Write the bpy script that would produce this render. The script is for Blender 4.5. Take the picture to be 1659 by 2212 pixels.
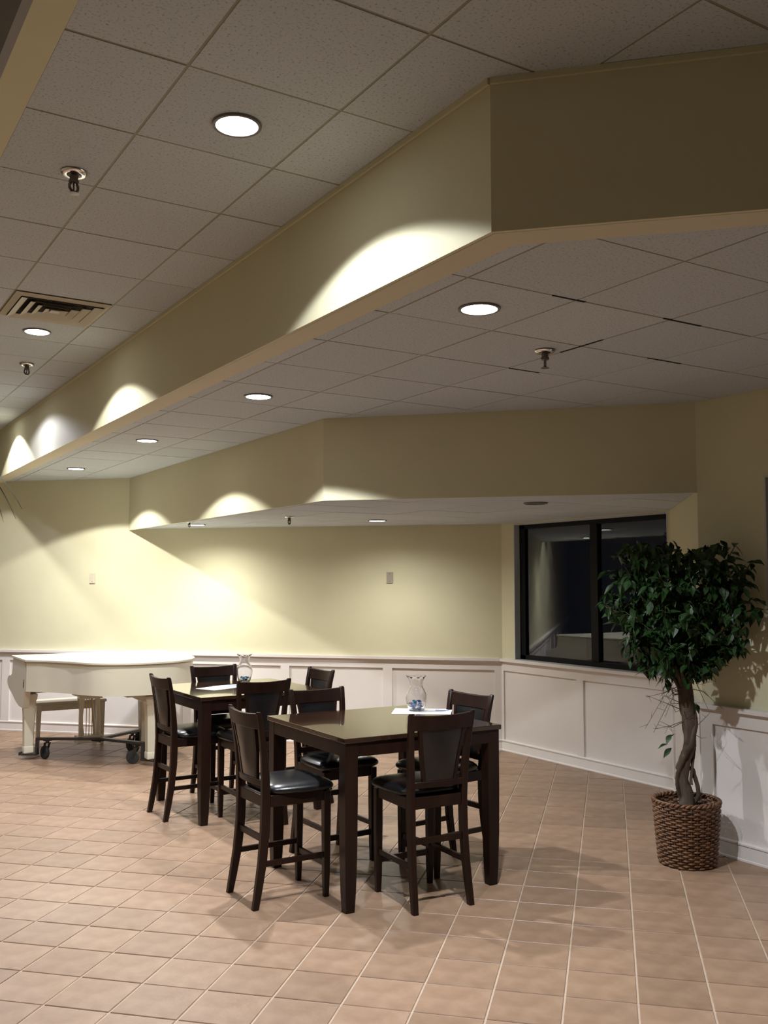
import bpy, bmesh, math, random
from mathutils import Vector, Matrix

# ------------------------------------------------------------------ clear
for o in list(bpy.data.objects):
    bpy.data.objects.remove(o, do_unlink=True)
scene = bpy.context.scene
col = scene.collection
PI = math.pi
S = math.sqrt(0.5)
random.seed(7)

# ------------------------------------------------------------------ camera, world, exposure
EYE = 1.81
HEAD = math.radians(31.7817)      # heading, clockwise from +Y
PITCH = math.radians(4.1953)
FPX = 2065.37                     # focal length in pixels of a 1659 x 2212 frame
cd = bpy.data.cameras.new('camera')
cam = bpy.data.objects.new('camera', cd)
col.objects.link(cam)
cam.location = (0, 0, EYE)
cam.rotation_euler = (PI / 2 + PITCH, 0, -HEAD)
cd.sensor_fit = 'VERTICAL'
cd.sensor_height = 36.0
cd.lens = 36.0 * FPX / 2212.0
cd.clip_start = 0.05
scene.camera = cam

wd = bpy.data.worlds.new('night')
scene.world = wd
wd.use_nodes = True
bgn = wd.node_tree.nodes.get('Background') or wd.node_tree.nodes.new('ShaderNodeBackground')
bgn.inputs['Color'].default_value = (0.006, 0.008, 0.014, 1)
bgn.inputs['Strength'].default_value = 0.4

vs = scene.view_settings
vs.view_transform = 'Standard'
vs.look = 'None'
vs.gamma = 1.0
vs.use_curve_mapping = False
vs.exposure = 0.0

# light levels of the recessed lamps (used by their builder below)
P_MAIN, P_MID, P_LOW, P_HALL = 98.0, 130.0, 72.0, 50.0
BEAM = 1.2                        # narrow beam of each lamp, times its wide spread
C_MAIN = (1.0, 0.99, 0.96)
C_MID = (1.0, 0.99, 0.95)
C_LOW = (1.0, 0.985, 0.92)
C_WHITE = (0.93, 0.96, 1.0)
C_COOL = (0.70, 0.74, 1.0)
CONE = 2 * math.radians(64)

# ------------------------------------------------------------------ mesh helper
class MB:
    def __init__(self):
        self.v = []; self.f = []; self.m = []
    def face(self, idx, mi=0):
        self.f.append(tuple(idx)); self.m.append(mi)
    def box(self, x0, x1, y0, y1, z0, z1, mi=0):
        b = len(self.v)
        self.v += [(x0,y0,z0),(x1,y0,z0),(x1,y1,z0),(x0,y1,z0),(x0,y0,z1),(x1,y0,z1),(x1,y1,z1),(x0,y1,z1)]
        for q in ((3,2,1,0),(4,5,6,7),(0,1,5,4),(1,2,6,5),(2,3,7,6),(3,0,4,7)):
            self.face([b+i for i in q], mi)
    def loft(self, rings, cap=True, closed=True, mi=0):
        b = len(self.v); n = len(rings[0])
        for r in rings: self.v += [tuple(p) for p in r]
        for i in range(len(rings)-1):
            for j in range(n if closed else n-1):
                k = (j+1) % n
                self.face((b+i*n+j, b+i*n+k, b+(i+1)*n+k, b+(i+1)*n+j), mi)
        if cap:
            self.face([b+j for j in range(n)][::-1], mi)
            self.face([b+(len(rings)-1)*n+j for j in range(n)], mi)
    def prism(self, poly, z0, z1, mi=0, bev=0.0):
        # poly counter-clockwise list of (x,y)
        if bev > 0:
            cx = sum(p[0] for p in poly)/len(poly); cy = sum(p[1] for p in poly)/len(poly)
            def ins(d):
                out = []
                for p in poly:
                    L = math.hypot(p[0]-cx, p[1]-cy) or 1
                    k = max(0.0, 1 - d*1.3/L)
                    out.append((cx+(p[0]-cx)*k, cy+(p[1]-cy)*k))
                return out
            i = ins(bev)
            self.loft([[(x,y,z0) for x,y in i],[(x,y,z0+bev) for x,y in poly],[(x,y,z1-bev) for x,y in poly],[(x,y,z1) for x,y in i]], mi=mi)
        else:
            self.loft([[(x,y,z0) for x,y in poly],[(x,y,z1) for x,y in poly]], mi=mi)
    def obox(self, a, b, z0, z1, w, side=0.0, mi=0):
        # upright board between plan points a,b ; thickness w, offset: 0 centred, +1 to the left of a->b, -1 right
        dx, dy = b[0]-a[0], b[1]-a[1]; L = math.hypot(dx, dy)
        nx, ny = -dy/L, dx/L
        o0 = (side-1)*w/2; o1 = (side+1)*w/2
        self.prism([(a[0]+nx*o0,a[1]+ny*o0),(b[0]+nx*o0,b[1]+ny*o0),(b[0]+nx*o1,b[1]+ny*o1),(a[0]+nx*o1,a[1]+ny*o1)], z0, z1, mi)
    def lathe(self, prof, n=24, c=(0,0,0), mi=0, cap=True):
        self.loft([[(c[0]+r*math.cos(2*PI*j/n), c[1]+r*math.sin(2*PI*j/n), c[2]+z) for j in range(n)] for r, z in prof], cap=cap, mi=mi)
    def tube(self, pts, rad, n=8, mi=0, cap=True, loop=False):
        pts = [Vector(p) for p in pts]
        if not hasattr(rad, '__len__'): rad = [rad]*len(pts)
        rings = []; prev = None
        for i, p in enumerate(pts):
            if loop: t = pts[(i+1) % len(pts)] - pts[i-1]
            else: t = pts[min(i+1, len(pts)-1)] - pts[max(i-1, 0)]
            if t.length < 1e-9: t = Vector((0,0,1))
            t.normalize()
            if prev is None:
                u = t.cross(Vector((0,0,1)))
                if u.length < 0.05: u = t.cross(Vector((1,0,0)))
            else:
                u = prev - t*prev.dot(t)
            u.normalize(); prev = u; w = t.cross(u)
            rings.append([tuple(p + (u*math.cos(2*PI*j/n) + w*math.sin(2*PI*j/n))*rad[i]) for j in range(n)])
        if loop: rings.append(rings[0])
        self.loft(rings, cap=cap and not loop, mi=mi)
    def add(self, other, M=None):
        b = len(self.v)
        for p in other.v:
            self.v.append(tuple(M @ Vector(p)) if M is not None else p)
        for f, m in zip(other.f, other.m): self.face([b+i for i in f], m)
    def mesh(self, name, mats, smooth=False):
        me = bpy.data.meshes.new(name)
        me.from_pydata(self.v, [], self.f)
        for m in (mats if isinstance(mats, (list, tuple)) else [mats]): me.materials.append(m)
        me.polygons.foreach_set('material_index', self.m)
        bm = bmesh.new(); bm.from_mesh(me)
        bmesh.ops.recalc_face_normals(bm, faces=bm.faces)
        bm.to_mesh(me); bm.free()
        if smooth:
            me.polygons.foreach_set('use_smooth', [True]*len(me.polygons))
            if smooth is not True: me.set_sharp_from_angle(angle=math.radians(smooth))
        me.update()
        return me
    def build(self, name, mats, parent=None, smooth=False, bevel=0.0):
        return place(name, self.mesh(name, mats, smooth), parent, bevel)

def place(name, me, parent=None, bevel=0.0):
    o = bpy.data.objects.new(name, me)
    col.objects.link(o)
    if parent is not None: o.parent = parent
    if bevel:
        md = o.modifiers.new('edge', 'BEVEL'); md.width = bevel; md.segments = 2
        md.limit_method = 'ANGLE'; md.angle_limit = math.radians(40)
    return o

def tag(o, label=None, cat=None, group=None, kind=None):
    if label: o['label'] = label
    if cat: o['category'] = cat
    if group: o['group'] = group
    if kind: o['kind'] = kind
    return o

def empty(name, loc=(0,0,0), rz=0.0):
    o = bpy.data.objects.new(name, None)
    o.empty_display_size = 0.1
    col.objects.link(o)
    o.location = loc; o.rotation_euler = (0,0,rz)
    return o

def copy_tree(o, parent=None):
    c = o.copy(); col.objects.link(c); c.parent = parent
    for ch in list(o.children): copy_tree(ch, c)
    return c

def rrect(cx, cy, w, d, ch):
    # octagonal (chamfered) rectangle, counter-clockwise
    a, b = w/2, d/2
    return [(cx-a+ch,cy-b),(cx+a-ch,cy-b),(cx+a,cy-b+ch),(cx+a,cy+b-ch),(cx+a-ch,cy+b),(cx-a+ch,cy+b),(cx-a,cy+b-ch),(cx-a,cy-b+ch)]

# ------------------------------------------------------------------ materials
def nodes(name):
    m = bpy.data.materials.new(name); m.use_nodes = True
    nt = m.node_tree
    b = nt.nodes.get('Principled BSDF')
    return m, nt, b

def mat(name, c, rough=0.5, metal=0.0, var=0.0, scale=20.0, bump=0.0, bscale=None, coat=0.0, c2=None, spec=0.5, stretch=None, island=0.0):
    m, nt, b = nodes(name)
    b.inputs['Roughness'].default_value = rough
    b.inputs['Metallic'].default_value = metal
    b.inputs['Coat Weight'].default_value = coat
    b.inputs['Specular IOR Level'].default_value = spec
    tc = nt.nodes.new('ShaderNodeTexCoord')
    mp = nt.nodes.new('ShaderNodeMapping')
    nt.links.new(tc.outputs['Object'], mp.inputs['Vector'])
    if stretch: mp.inputs['Scale'].default_value = stretch
    if c2 is None: c2 = tuple(min(1, x*(1+var)) for x in c)
    c1 = tuple(x*(1-var) for x in c)
    n = nt.nodes.new('ShaderNodeTexNoise')
    n.inputs['Scale'].default_value = scale; n.inputs['Detail'].default_value = 5
    nt.links.new(mp.outputs['Vector'], n.inputs['Vector'])
    r = nt.nodes.new('ShaderNodeValToRGB')
    r.color_ramp.elements[0].position = 0.3; r.color_ramp.elements[1].position = 0.7
    r.color_ramp.elements[0].color = (*c1, 1); r.color_ramp.elements[1].color = (*c2, 1)
    nt.links.new(n.outputs['Fac'], r.inputs['Fac'])
    out = r.outputs['Color']
    if island:
        oi = nt.nodes.new('ShaderNodeObjectInfo'); ge = nt.nodes.new('ShaderNodeNewGeometry')
        ad = nt.nodes.new('ShaderNodeMath'); ad.operation = 'ADD'
        nt.links.new(oi.outputs['Random'], ad.inputs[0]); nt.links.new(ge.outputs['Random Per Island'], ad.inputs[1])
        fr = nt.nodes.new('ShaderNodeMath'); fr.operation = 'FRACT'; nt.links.new(ad.outputs[0], fr.inputs[0])
        mr = nt.nodes.new('ShaderNodeMapRange'); mr.inputs['To Min'].default_value = 1-island; mr.inputs['To Max'].default_value = 1+island
        nt.links.new(fr.outputs[0], mr.inputs['Value'])
        hs = nt.nodes.new('ShaderNodeHueSaturation'); nt.links.new(out, hs.inputs['Color']); nt.links.new(mr.outputs[0], hs.inputs['Value'])
        out = hs.outputs['Color']
    nt.links.new(out, b.inputs['Base Color'])
    if bump:
        n2 = nt.nodes.new('ShaderNodeTexNoise'); n2.inputs['Scale'].default_value = bscale or scale*3; n2.inputs['Detail'].default_value = 3
        nt.links.new(mp.outputs['Vector'], n2.inputs['Vector'])
        bp = nt.nodes.new('ShaderNodeBump'); bp.inputs['Strength'].default_value = bump; bp.inputs['Distance'].default_value = 0.01
        nt.links.new(n2.outputs['Fac'], bp.inputs['Height']); nt.links.new(bp.outputs['Normal'], b.inputs['Normal'])
    return m

def emit(name, c, s):
    m, nt, b = nodes(name)
    b.inputs['Base Color'].default_value = (*c, 1)
    b.inputs['Emission Color'].default_value = (*c, 1)
    b.inputs['Emission Strength'].default_value = s
    return m

def glass(name, c=(1,1,1), rough=0.0, ior=1.45):
    m, nt, b = nodes(name)
    b.inputs['Base Color'].default_value = (*c, 1)
    b.inputs['Transmission Weight'].default_value = 1.0
    b.inputs['Roughness'].default_value = rough
    b.inputs['IOR'].default_value = ior
    return m

M = {}
M['paint'] = mat('beige wall paint', (0.625, 0.592, 0.41), 0.75, var=0.02, scale=3, bump=0.06, bscale=160)
M['white'] = mat('white trim paint', (0.72, 0.68, 0.66), 0.5, var=0.015, scale=4)
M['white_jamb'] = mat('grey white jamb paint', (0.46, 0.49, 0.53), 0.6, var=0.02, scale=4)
M['drywall'] = mat('beige drywall border', (0.62, 0.575, 0.43), 0.8, var=0.02, scale=3, bump=0.05, bscale=150)
M['dark_drywall'] = mat('grey drywall', (0.30, 0.29, 0.29), 0.85, var=0.03, scale=3)
M['grid'] = mat('ceiling grid', (0.30, 0.28, 0.21), 0.6, var=0.05, scale=8)
M['grout'] = mat('pale grout', (0.40, 0.305, 0.23), 0.8, var=0.08, scale=14)
M['floor_tile'] = mat('terracotta floor tile', (0.262, 0.164, 0.104), 0.42, var=0.15, scale=9, c2=(0.305, 0.200, 0.133), bump=0.10, bscale=34, island=0.10, spec=0.4)
M['black_frame'] = mat('black window frame', (0.004, 0.004, 0.0045), 0.6, var=0.1, spec=0.2)
M['asphalt'] = mat('dark paving outside', (0.03, 0.03, 0.032), 0.9, var=0.2, scale=6)
M['wood'] = mat('espresso stained wood', (0.0135, 0.0050, 0.0030), 0.36, var=0.35, scale=14, stretch=(1,1,0.12), spec=0.28)
M['wood_top'] = mat('espresso tabletop', (0.024, 0.0105, 0.0055), 0.14, var=0.3, scale=10, stretch=(1,0.1,1), spec=0.6, coat=0.7)
M['leather'] = mat('black leather', (0.006, 0.0058, 0.0065), 0.28, var=0.2, scale=30, bump=0.05, bscale=220, spec=0.6)
M['piano'] = mat('ivory piano lacquer', (0.62, 0.59, 0.48), 0.22, var=0.02, scale=4, spec=0.5)
M['piano_wear'] = mat('worn brown patch', (0.20, 0.13, 0.07), 0.6, var=0.2)
M['steel'] = mat('black dolly steel', (0.022, 0.020, 0.020), 0.35, var=0.2, scale=12)
M['rubber'] = mat('grey black rubber', (0.03, 0.034, 0.04), 0.55, var=0.15, scale=20)
M['brass'] = mat('brass', (0.55, 0.38, 0.14), 0.3, metal=1.0, var=0.05)
M['chrome'] = mat('chrome', (0.55, 0.54, 0.52), 0.22, metal=1.0, var=0.05)
M['polish'] = mat('polished chrome', (0.86, 0.85, 0.83), 0.18, metal=1.0, var=0.03)
M['dull_metal'] = mat('dull bronze metal', (0.16, 0.14, 0.13), 0.3, metal=1.0, var=0.2, scale=60)
M['enamel'] = mat('white enamel', (0.78, 0.75, 0.70), 0.4, var=0.02)
M['vent'] = mat('cream vent enamel', (0.52, 0.485, 0.38), 0.5, var=0.03)
M['dark'] = mat('dark duct', (0.010, 0.009, 0.008), 0.9, var=0.1)
M['plate'] = mat('grey beige wall plate', (0.34, 0.31, 0.25), 0.5, var=0.02)
M['plate_light'] = mat('cream wall plate', (0.58, 0.53, 0.40), 0.5, var=0.02)
M['bark'] = mat('ficus bark', (0.075, 0.050, 0.034), 0.85, var=0.4, scale=30, stretch=(1,1,0.2), bump=0.5, bscale=60)
M['twig'] = mat('dry twig', (0.16, 0.11, 0.07), 0.9, var=0.2)
M['leaf'] = mat('ficus leaf', (0.020, 0.052, 0.014), 0.42, var=0.35, scale=25, island=0.4, spec=0.3)
M['palm'] = mat('blue green blade', (0.030, 0.045, 0.034), 0.5, var=0.3, scale=10)
M['wicker'] = mat('brown wicker', (0.085, 0.035, 0.015), 0.42, var=0.4, scale=26, c2=(0.19, 0.088, 0.040), bump=0.3, bscale=120)
M['soil'] = mat('moss and soil', (0.045, 0.035, 0.022), 0.95, var=0.5, scale=30, bump=0.8, bscale=50)
M['paper'] = mat('white flyer paper', (0.80, 0.79, 0.78), 0.6, var=0.01)
M['ink_blue'] = mat('blue print', (0.16, 0.26, 0.50), 0.6, var=0.2)
M['ink_grey'] = mat('grey print', (0.35, 0.36, 0.38), 0.6, var=0.1)
M['candy_blue'] = mat('blue foil', (0.03, 0.10, 0.32), 0.28, var=0.2)
M['candy_white'] = mat('white wrapper', (0.70, 0.74, 0.82), 0.3, var=0.05)
M['candy_teal'] = mat('teal foil', (0.05, 0.32, 0.42), 0.28, var=0.2)
M['glass'] = glass('clear vase glass', (0.97, 0.97, 0.97), 0.0, 1.45)
M['pane'] = glass('window pane glass', (0.75, 0.78, 0.80), 0.0, 1.5)
M['lens'] = emit('lit lamp lens', (1.0, 0.98, 0.95), 26.0)
M['lens_warm'] = emit('lit warm lamp lens', (1.0, 0.96, 0.87), 22.0)
M['lens_off'] = mat('unlit lamp reflector', (0.20, 0.18, 0.16), 0.25, metal=0.8, var=0.05)

# acoustic ceiling tile: fine fissures and speckles
def tile_mat(name, dark, light):
    m, nt, b = nodes(name)
    b.inputs['Roughness'].default_value = 0.95
    b.inputs['Specular IOR Level'].default_value = 0.15
    tc = nt.nodes.new('ShaderNodeTexCoord')
    n = nt.nodes.new('ShaderNodeTexNoise'); n.inputs['Scale'].default_value = 95; n.inputs['Detail'].default_value = 3
    nt.links.new(tc.outputs['Object'], n.inputs['Vector'])
    r = nt.nodes.new('ShaderNodeValToRGB')
    r.color_ramp.elements[0].position = 0.30; r.color_ramp.elements[0].color = (*dark, 1)
    r.color_ramp.elements[1].position = 0.44; r.color_ramp.elements[1].color = (*light, 1)
    nt.links.new(n.outputs['Fac'], r.inputs['Fac'])
    oi = nt.nodes.new('ShaderNodeObjectInfo')
    mr = nt.nodes.new('ShaderNodeMapRange'); mr.inputs['To Min'].default_value = 0.96; mr.inputs['To Max'].default_value = 1.03
    nt.links.new(oi.outputs['Random'], mr.inputs['Value'])
    hs = nt.nodes.new('ShaderNodeHueSaturation'); nt.links.new(r.outputs['Color'], hs.inputs['Color']); nt.links.new(mr.outputs[0], hs.inputs['Value'])
    nt.links.new(hs.outputs['Color'], b.inputs['Base Color'])
    bp = nt.nodes.new('ShaderNodeBump'); bp.inputs['Strength'].default_value = 0.25; bp.inputs['Distance'].default_value = 0.004
    nt.links.new(n.outputs['Fac'], bp.inputs['Height']); nt.links.new(bp.outputs['Normal'], b.inputs['Normal'])
    return m
M['ceiling_tile'] = tile_mat('grey acoustic ceiling tile', (0.33, 0.345, 0.35), (0.545, 0.59, 0.625))

# ------------------------------------------------------------------ projection (only to choose which pieces show largest)
_fw = Vector((math.sin(HEAD)*math.cos(PITCH), math.cos(HEAD)*math.cos(PITCH), math.sin(PITCH)))
_rt = Vector((math.cos(HEAD), -math.sin(HEAD), 0)); _up = _rt.cross(_fw)
def frame_size(p, area):
    d = Vector(p) - Vector((0,0,EYE)); z = d.dot(_fw)
    if z < 0.3: return 0.0
    x = d.dot(_rt)/z*FPX; y = d.dot(_up)/z*FPX
    if abs(x) > 870 or abs(y) > 1150: return 0.0
    return area*abs(d.normalized().z)/(z*z)

# ------------------------------------------------------------------ plan of the room
XS1, C1 = 2.067, 2.613            # upper soffit: face X, corner Y (then 45 degrees)
XS2 = 3.453; C2 = (3.453, 6.455); C3 = (5.354, 4.495)   # lower soffit corner, and where it meets the right wall
XR, XW = 5.354, 6.628             # right wall, window wall
YW = 5.872                        # right end of the window wall
UB = 14.877                       # back wall: x + y = UB
H1, H2, H3, H0 = 3.611, 3.065, 2.445, 4.15
XL, YF = -3.6, -4.0               # left wall, front wall (behind the camera)
XB = 0.54                         # edge of the middle ceiling; higher ceiling beyond
RAIL = 0.985
def yb(x): return UB - x

# ------------------------------------------------------------------ floor
def clip(poly, hp):
    for a, b, c in hp:            # keep a*x+b*y <= c
        out = []
        for i in range(len(poly)):
            p, q = poly[i], poly[(i+1) % len(poly)]
            dp, dq = a*p[0]+b*p[1]-c, a*q[0]+b*q[1]-c
            if dp <= 0: out.append(p)
            if dp*dq < 0:
                t = dp/(dp-dq); out.append((p[0]+(q[0]-p[0])*t, p[1]+(q[1]-p[1])*t))
        poly = out
        if len(poly) < 3: return []
    return poly
def area(poly):
    return 0.5*abs(sum(poly[i][0]*poly[(i+1)%len(poly)][1]-poly[(i+1)%len(poly)][0]*poly[i][1] for i in range(len(poly)))) if len(poly) > 2 else 0

fl = MB()
fl.prism([(XL,YF),(XR,YF),(XR,C3[1]),(XW,YW),(XW,yb(XW)),(XL,yb(XL))], -0.12, -0.004)
floor = tag(fl.build('floor', M['grout']), kind='structure')
floor['label'] = 'terracotta tiled floor with pale grout lines'

TU, TV, U0, V0, GR = 0.300, 0.311, 4.100, 0.219, 0.0045
cells = []
RET = ((YW-C3[1])/(XW-XR))        # slope of the return beside the window
room1 = [(1,0,XR),(1,1,UB),(-1,0,-XL),(0,-1,-YF)]
room2 = [(-1,0,-XR),(1,0,XW),(1,1,UB),(RET,-1,RET*XR-C3[1])]
for i in range(-30, 32):
    for j in range(-34, 44):
        u0, u1 = U0+i*TU+GR, U0+(i+1)*TU-GR
        v0, v1 = V0+j*TV+GR, V0+(j+1)*TV-GR
        q = [((u-v)*S, (u+v)*S) for u, v in ((u0,v0),(u1,v0),(u1,v1),(u0,v1))]
        q = q if ((q[1][0]-q[0][0])*(q[2][1]-q[0][1])-(q[1][1]-q[0][1])*(q[2][0]-q[0][0])) > 0 else q[::-1]
        cx = sum(p[0] for p in q)/4; cy = sum(p[1] for p in q)/4
        if cx < XL-0.3 or cy < YF-0.3 or cx+cy > UB+0.3 or cx > XW+0.3: continue
        for hp in (room1, room2):
            c = clip(q, hp)
            if area(c) > 0.002:
                mx = sum(p[0] for p in c)/len(c); my = sum(p[1] for p in c)/len(c)
                cells.append((frame_size((mx,my,0), area(c)), c, mx, my, area(c)))
cells.sort(key=lambda t: -t[0])
full = (TU-2*GR)*(TV-2*GR)
shared = None
rest = MB()
rng = random.Random(3)
for k, (sz, c, mx, my, ar) in enumerate(cells):
    dz = rng.uniform(-0.0008, 0.0008)
    if k < 300 and sz > 0:
        if ar > 0.999*full:
            if shared is None:
                b = MB(); b.prism([(x-mx, y-my) for x, y in c], -0.011, 0.0, bev=0.0025)
                shared = b.mesh('floor_tile', M['floor_tile'])
            o = place('floor_tile', shared, floor)
        else:
            b = MB(); b.prism([(x-mx, y-my) for x, y in c], -0.011, 0.0, bev=0.0025)
            o = b.build('floor_tile', M['floor_tile'], floor)
        o.location = (mx, my, dz)
    else:
        rest.prism(c, -0.011, dz)
tag(rest.build('distant_floor_tiles', M['floor_tile'], floor), kind='stuff')

# ------------------------------------------------------------------ walls with wainscot
T = 0.14
def wall(name, a, b, z0, z1, m='paint', label=None):
    # a->b with the room on its left
    w = MB(); w.obox(a, b, z0, z1, T, side=-1)
    o = tag(w.build(name, M[m]), kind='structure')
    if label: o['label'] = label
    return o
def lerp(a, b, t): return (a[0]+(b[0]-a[0])*t, a[1]+(b[1]-a[1])*t)
def wainscot(wallobj, side, a, b, stiles, rail=True, frieze_to=0.855, base=True, cap_to=RAIL):
    """white panelling on the room side (left of a->b); stiles = list of (from, to) in metres along a->b"""
    L = math.hypot(b[0]-a[0], b[1]-a[1])
    at = lambda d: lerp(a, b, d/L)
    edges = []
    for s0, s1 in stiles:
        m = MB(); m.obox(at(s0), at(s1), 0.11, frieze_to, 0.022, side=1)
        m.build('stile', M['white'], wallobj)
    last = stiles[0][1]
    for s0, s1 in stiles[1:]:
        m = MB(); m.obox(at(last), at(s0), 0.11, frieze_to+0.01, 0.006, side=1)
        m.build('wainscot_panel', M['white'], wallobj)
        last = s1
    m = MB(); m.obox(a, b, frieze_to, cap_to-0.045, 0.022, side=1)
    m.build('frieze_board', M['white'], wallobj)
    m = MB(); m.obox(a, b, cap_to-0.045, cap_to-0.03, 0.034, side=1); m.obox(a, b, cap_to-0.03, cap_to, 0.055, side=1)
    m.build('chair_rail', M['white'], wallobj)
    m = MB()
    dx, dy = (b[0]-a[0])/L, (b[1]-a[1])/L; nx, ny = -dy, dx
    prof = [(0.0,0.0),(0.024,0.0),(0.024,0.012),(0.020,0.016),(0.020,0.098),(0.027,0.102),(0.027,0.112),(0.020,0.119),(0.0,0.119)]
    m.loft([[(p[0]+nx*o, p[1]+ny*o, z) for o, z in prof] for p in (a, b)])
    bb = tag(m.build('baseboard_'+side, M['white']), kind='structure')
    bb['label'] = 'white baseboard along the %s wall' % side

# back wall (45 degrees): from the window corner leftwards
A0, A1 = (XW, yb(XW)), (XL, yb(XL))
wb = wall('wall_back', A0, A1, -0.12, H0+0.2, label='beige back wall above white panelled wainscot')
vW = (yb(XW)-XW)*S                # v coordinate at the window corner
st = [(0.0, 0.085)] + [(2.373+1.205*k-vW, 2.479+1.205*k-vW) for k in range(0, 8)]
wainscot(wb, 'back', A0, A1, st)

# window wall: pieces round the opening
WY0, WY1, WZ0, WZ1 = 5.90, 8.04, RAIL-0.01, 2.436
ww = MB()
ww.box(XW, XW+T, YW-0.2, yb(XW)+0.1, -0.12, WZ0)
ww.box(XW, XW+T, YW-0.2, yb(XW)+0.1, WZ1, H0)
ww.box(XW, XW+T, WY1, yb(XW)+0.1, WZ0, WZ1)
ww.box(XW, XW+T, YW-0.2, WY0, WZ0, WZ1)
wwo = tag(ww.build('wall_window', M['paint']), kind='structure')
wwo['label'] = 'beige wall beneath and beside the black window'
wainscot(wwo, 'window', (XW, YW), (XW, yb(XW)), [(0.0, 0.06), (1.109, 1.206), (2.33, yb(XW)-YW)])

# return between the bay and the right wall
rw = wall('wall_return', C3, (XW, YW), -0.12, H2+0.3, label='narrow angled wall between the window bay and the right wall')
Lr = math.hypot(XW-XR, YW-C3[1])
wainscot(rw, 'return', C3, (XW, YW), [(0.0, 0.085), (Lr-0.10, Lr)])

# right wall with a second window opening at its near part
RY0, RY1, RZ1 = 2.35, 3.955, 2.50
wr = MB()
wr.box(XR, XR+T, YF, C3[1], -0.12, RAIL-0.01)
wr.box(XR, XR+T, YF, C3[1], RZ1, H0)
wr.box(XR, XR+T, RY1, C3[1], RAIL-0.01, RZ1)
wr.box(XR, XR+T, YF, RY0, RAIL-0.01, RZ1)
wro = tag(wr.build('wall_right', M['paint']), kind='structure')
wro['label'] = 'dim beige wall behind the potted tree, white wainscot below'
Lw = C3[1]-YF
wainscot(wro, 'right', (XR, YF), C3, [(Lw-0.10-1.20*k, Lw-1.20*k) for k in range(6, -1, -1)])

# unseen sides of the hall
w_ = wall('wall_left', (XL, yb(XL)), (XL, YF), -0.12, H0+0.2)
w_ = wall('wall_front', (XL, YF), (XR, YF), -0.12, H0+0.2)

# ------------------------------------------------------------------ windows
def jambs(x, y0, y1, z0, z1, d, m):
    j = MB(); e = 0.012
    j.box(x-0.002, x+d, y0, y0+e, z0, z1); j.box(x-0.002, x+d, y1-e, y1, z0, z1)
    j.box(x-0.002, x+d, y0+e, y1-e, z1-e, z1); j.box(x-0.02, x+d, y0+e, y1-e, z0, z0+e)
    return j
w1 = tag(empty('window_1', (XW, (WY0+WY1)/2, WZ0)), kind='structure')
w1['label'] = 'black framed window with two dark panes over the wainscot'
def rel(o, root):
    o.parent = root; o.matrix_parent_inverse = Matrix.Translation(-Vector(root.location)); return o
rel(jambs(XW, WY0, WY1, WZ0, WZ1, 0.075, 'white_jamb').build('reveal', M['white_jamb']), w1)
fx0, fx1 = XW+0.070, XW+0.120
fr = MB()
fr.box(fx0, fx1, WY0+.012, WY0+.06, WZ0, WZ1); fr.box(fx0, fx1, WY1-.10, WY1-.012, WZ0, WZ1)
fr.box(fx0, fx1, WY0, WY1, WZ0+.012, WZ0+.06); fr.box(fx0, fx1, WY0, WY1, WZ1-.055, WZ1-.012)
rel(fr.build('frame', M['black_frame'], bevel=0.003), w1)
mu = MB(); mu.box(fx0-0.008, fx1, 6.845, 6.945, WZ0+.06, WZ1-.055)
rel(mu.build('mullion', M['black_frame'], bevel=0.003), w1)
for y0, y1 in ((WY0+.06, 6.845), (6.945, WY1-.10)):
    p = MB(); p.box(XW+0.094, XW+0.100, y0, y1, WZ0+.06, WZ1-.055)
    rel(p.build('pane', M['pane']), w1)

w2 = tag(empty('window_2', (XR, (RY0+RY1)/2, RAIL)), kind='structure')
w2['label'] = 'edge of a second window in the right wall with pale grey reveal'
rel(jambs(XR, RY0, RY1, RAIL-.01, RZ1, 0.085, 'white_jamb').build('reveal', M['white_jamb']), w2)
fr = MB()
fr.box(XR+.08, XR+.125, RY0+.012, RY0+.07, RAIL, RZ1); fr.box(XR+.08, XR+.125, RY1-.07, RY1-.012, RAIL, RZ1)
fr.box(XR+.08, XR+.125, RY0, RY1, RAIL+.002, RAIL+.06); fr.box(XR+.08, XR+.125, RY0, RY1, RZ1-.06, RZ1-.012)
rel(fr.build('frame', M['black_frame'], bevel=0.003), w2)
p = MB(); p.box(XR+.10, XR+.106, RY0+.07, RY1-.07, RAIL+.06, RZ1-.06)
rel(p.build('pane', M['pane']), w2)
# paving outside in the dark
g = MB(); g.prism([(XR+.3,-4),(16,-4),(16,16),(XW+.3,16),(XW+.3,8.6),(XW+.3,6.2),(XR+.3,4.6)], -0.30, -0.15)
tag(g.build('exterior_paving', M['asphalt']), kind='structure')['label'] = 'dark paving outside the window at night'

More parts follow.
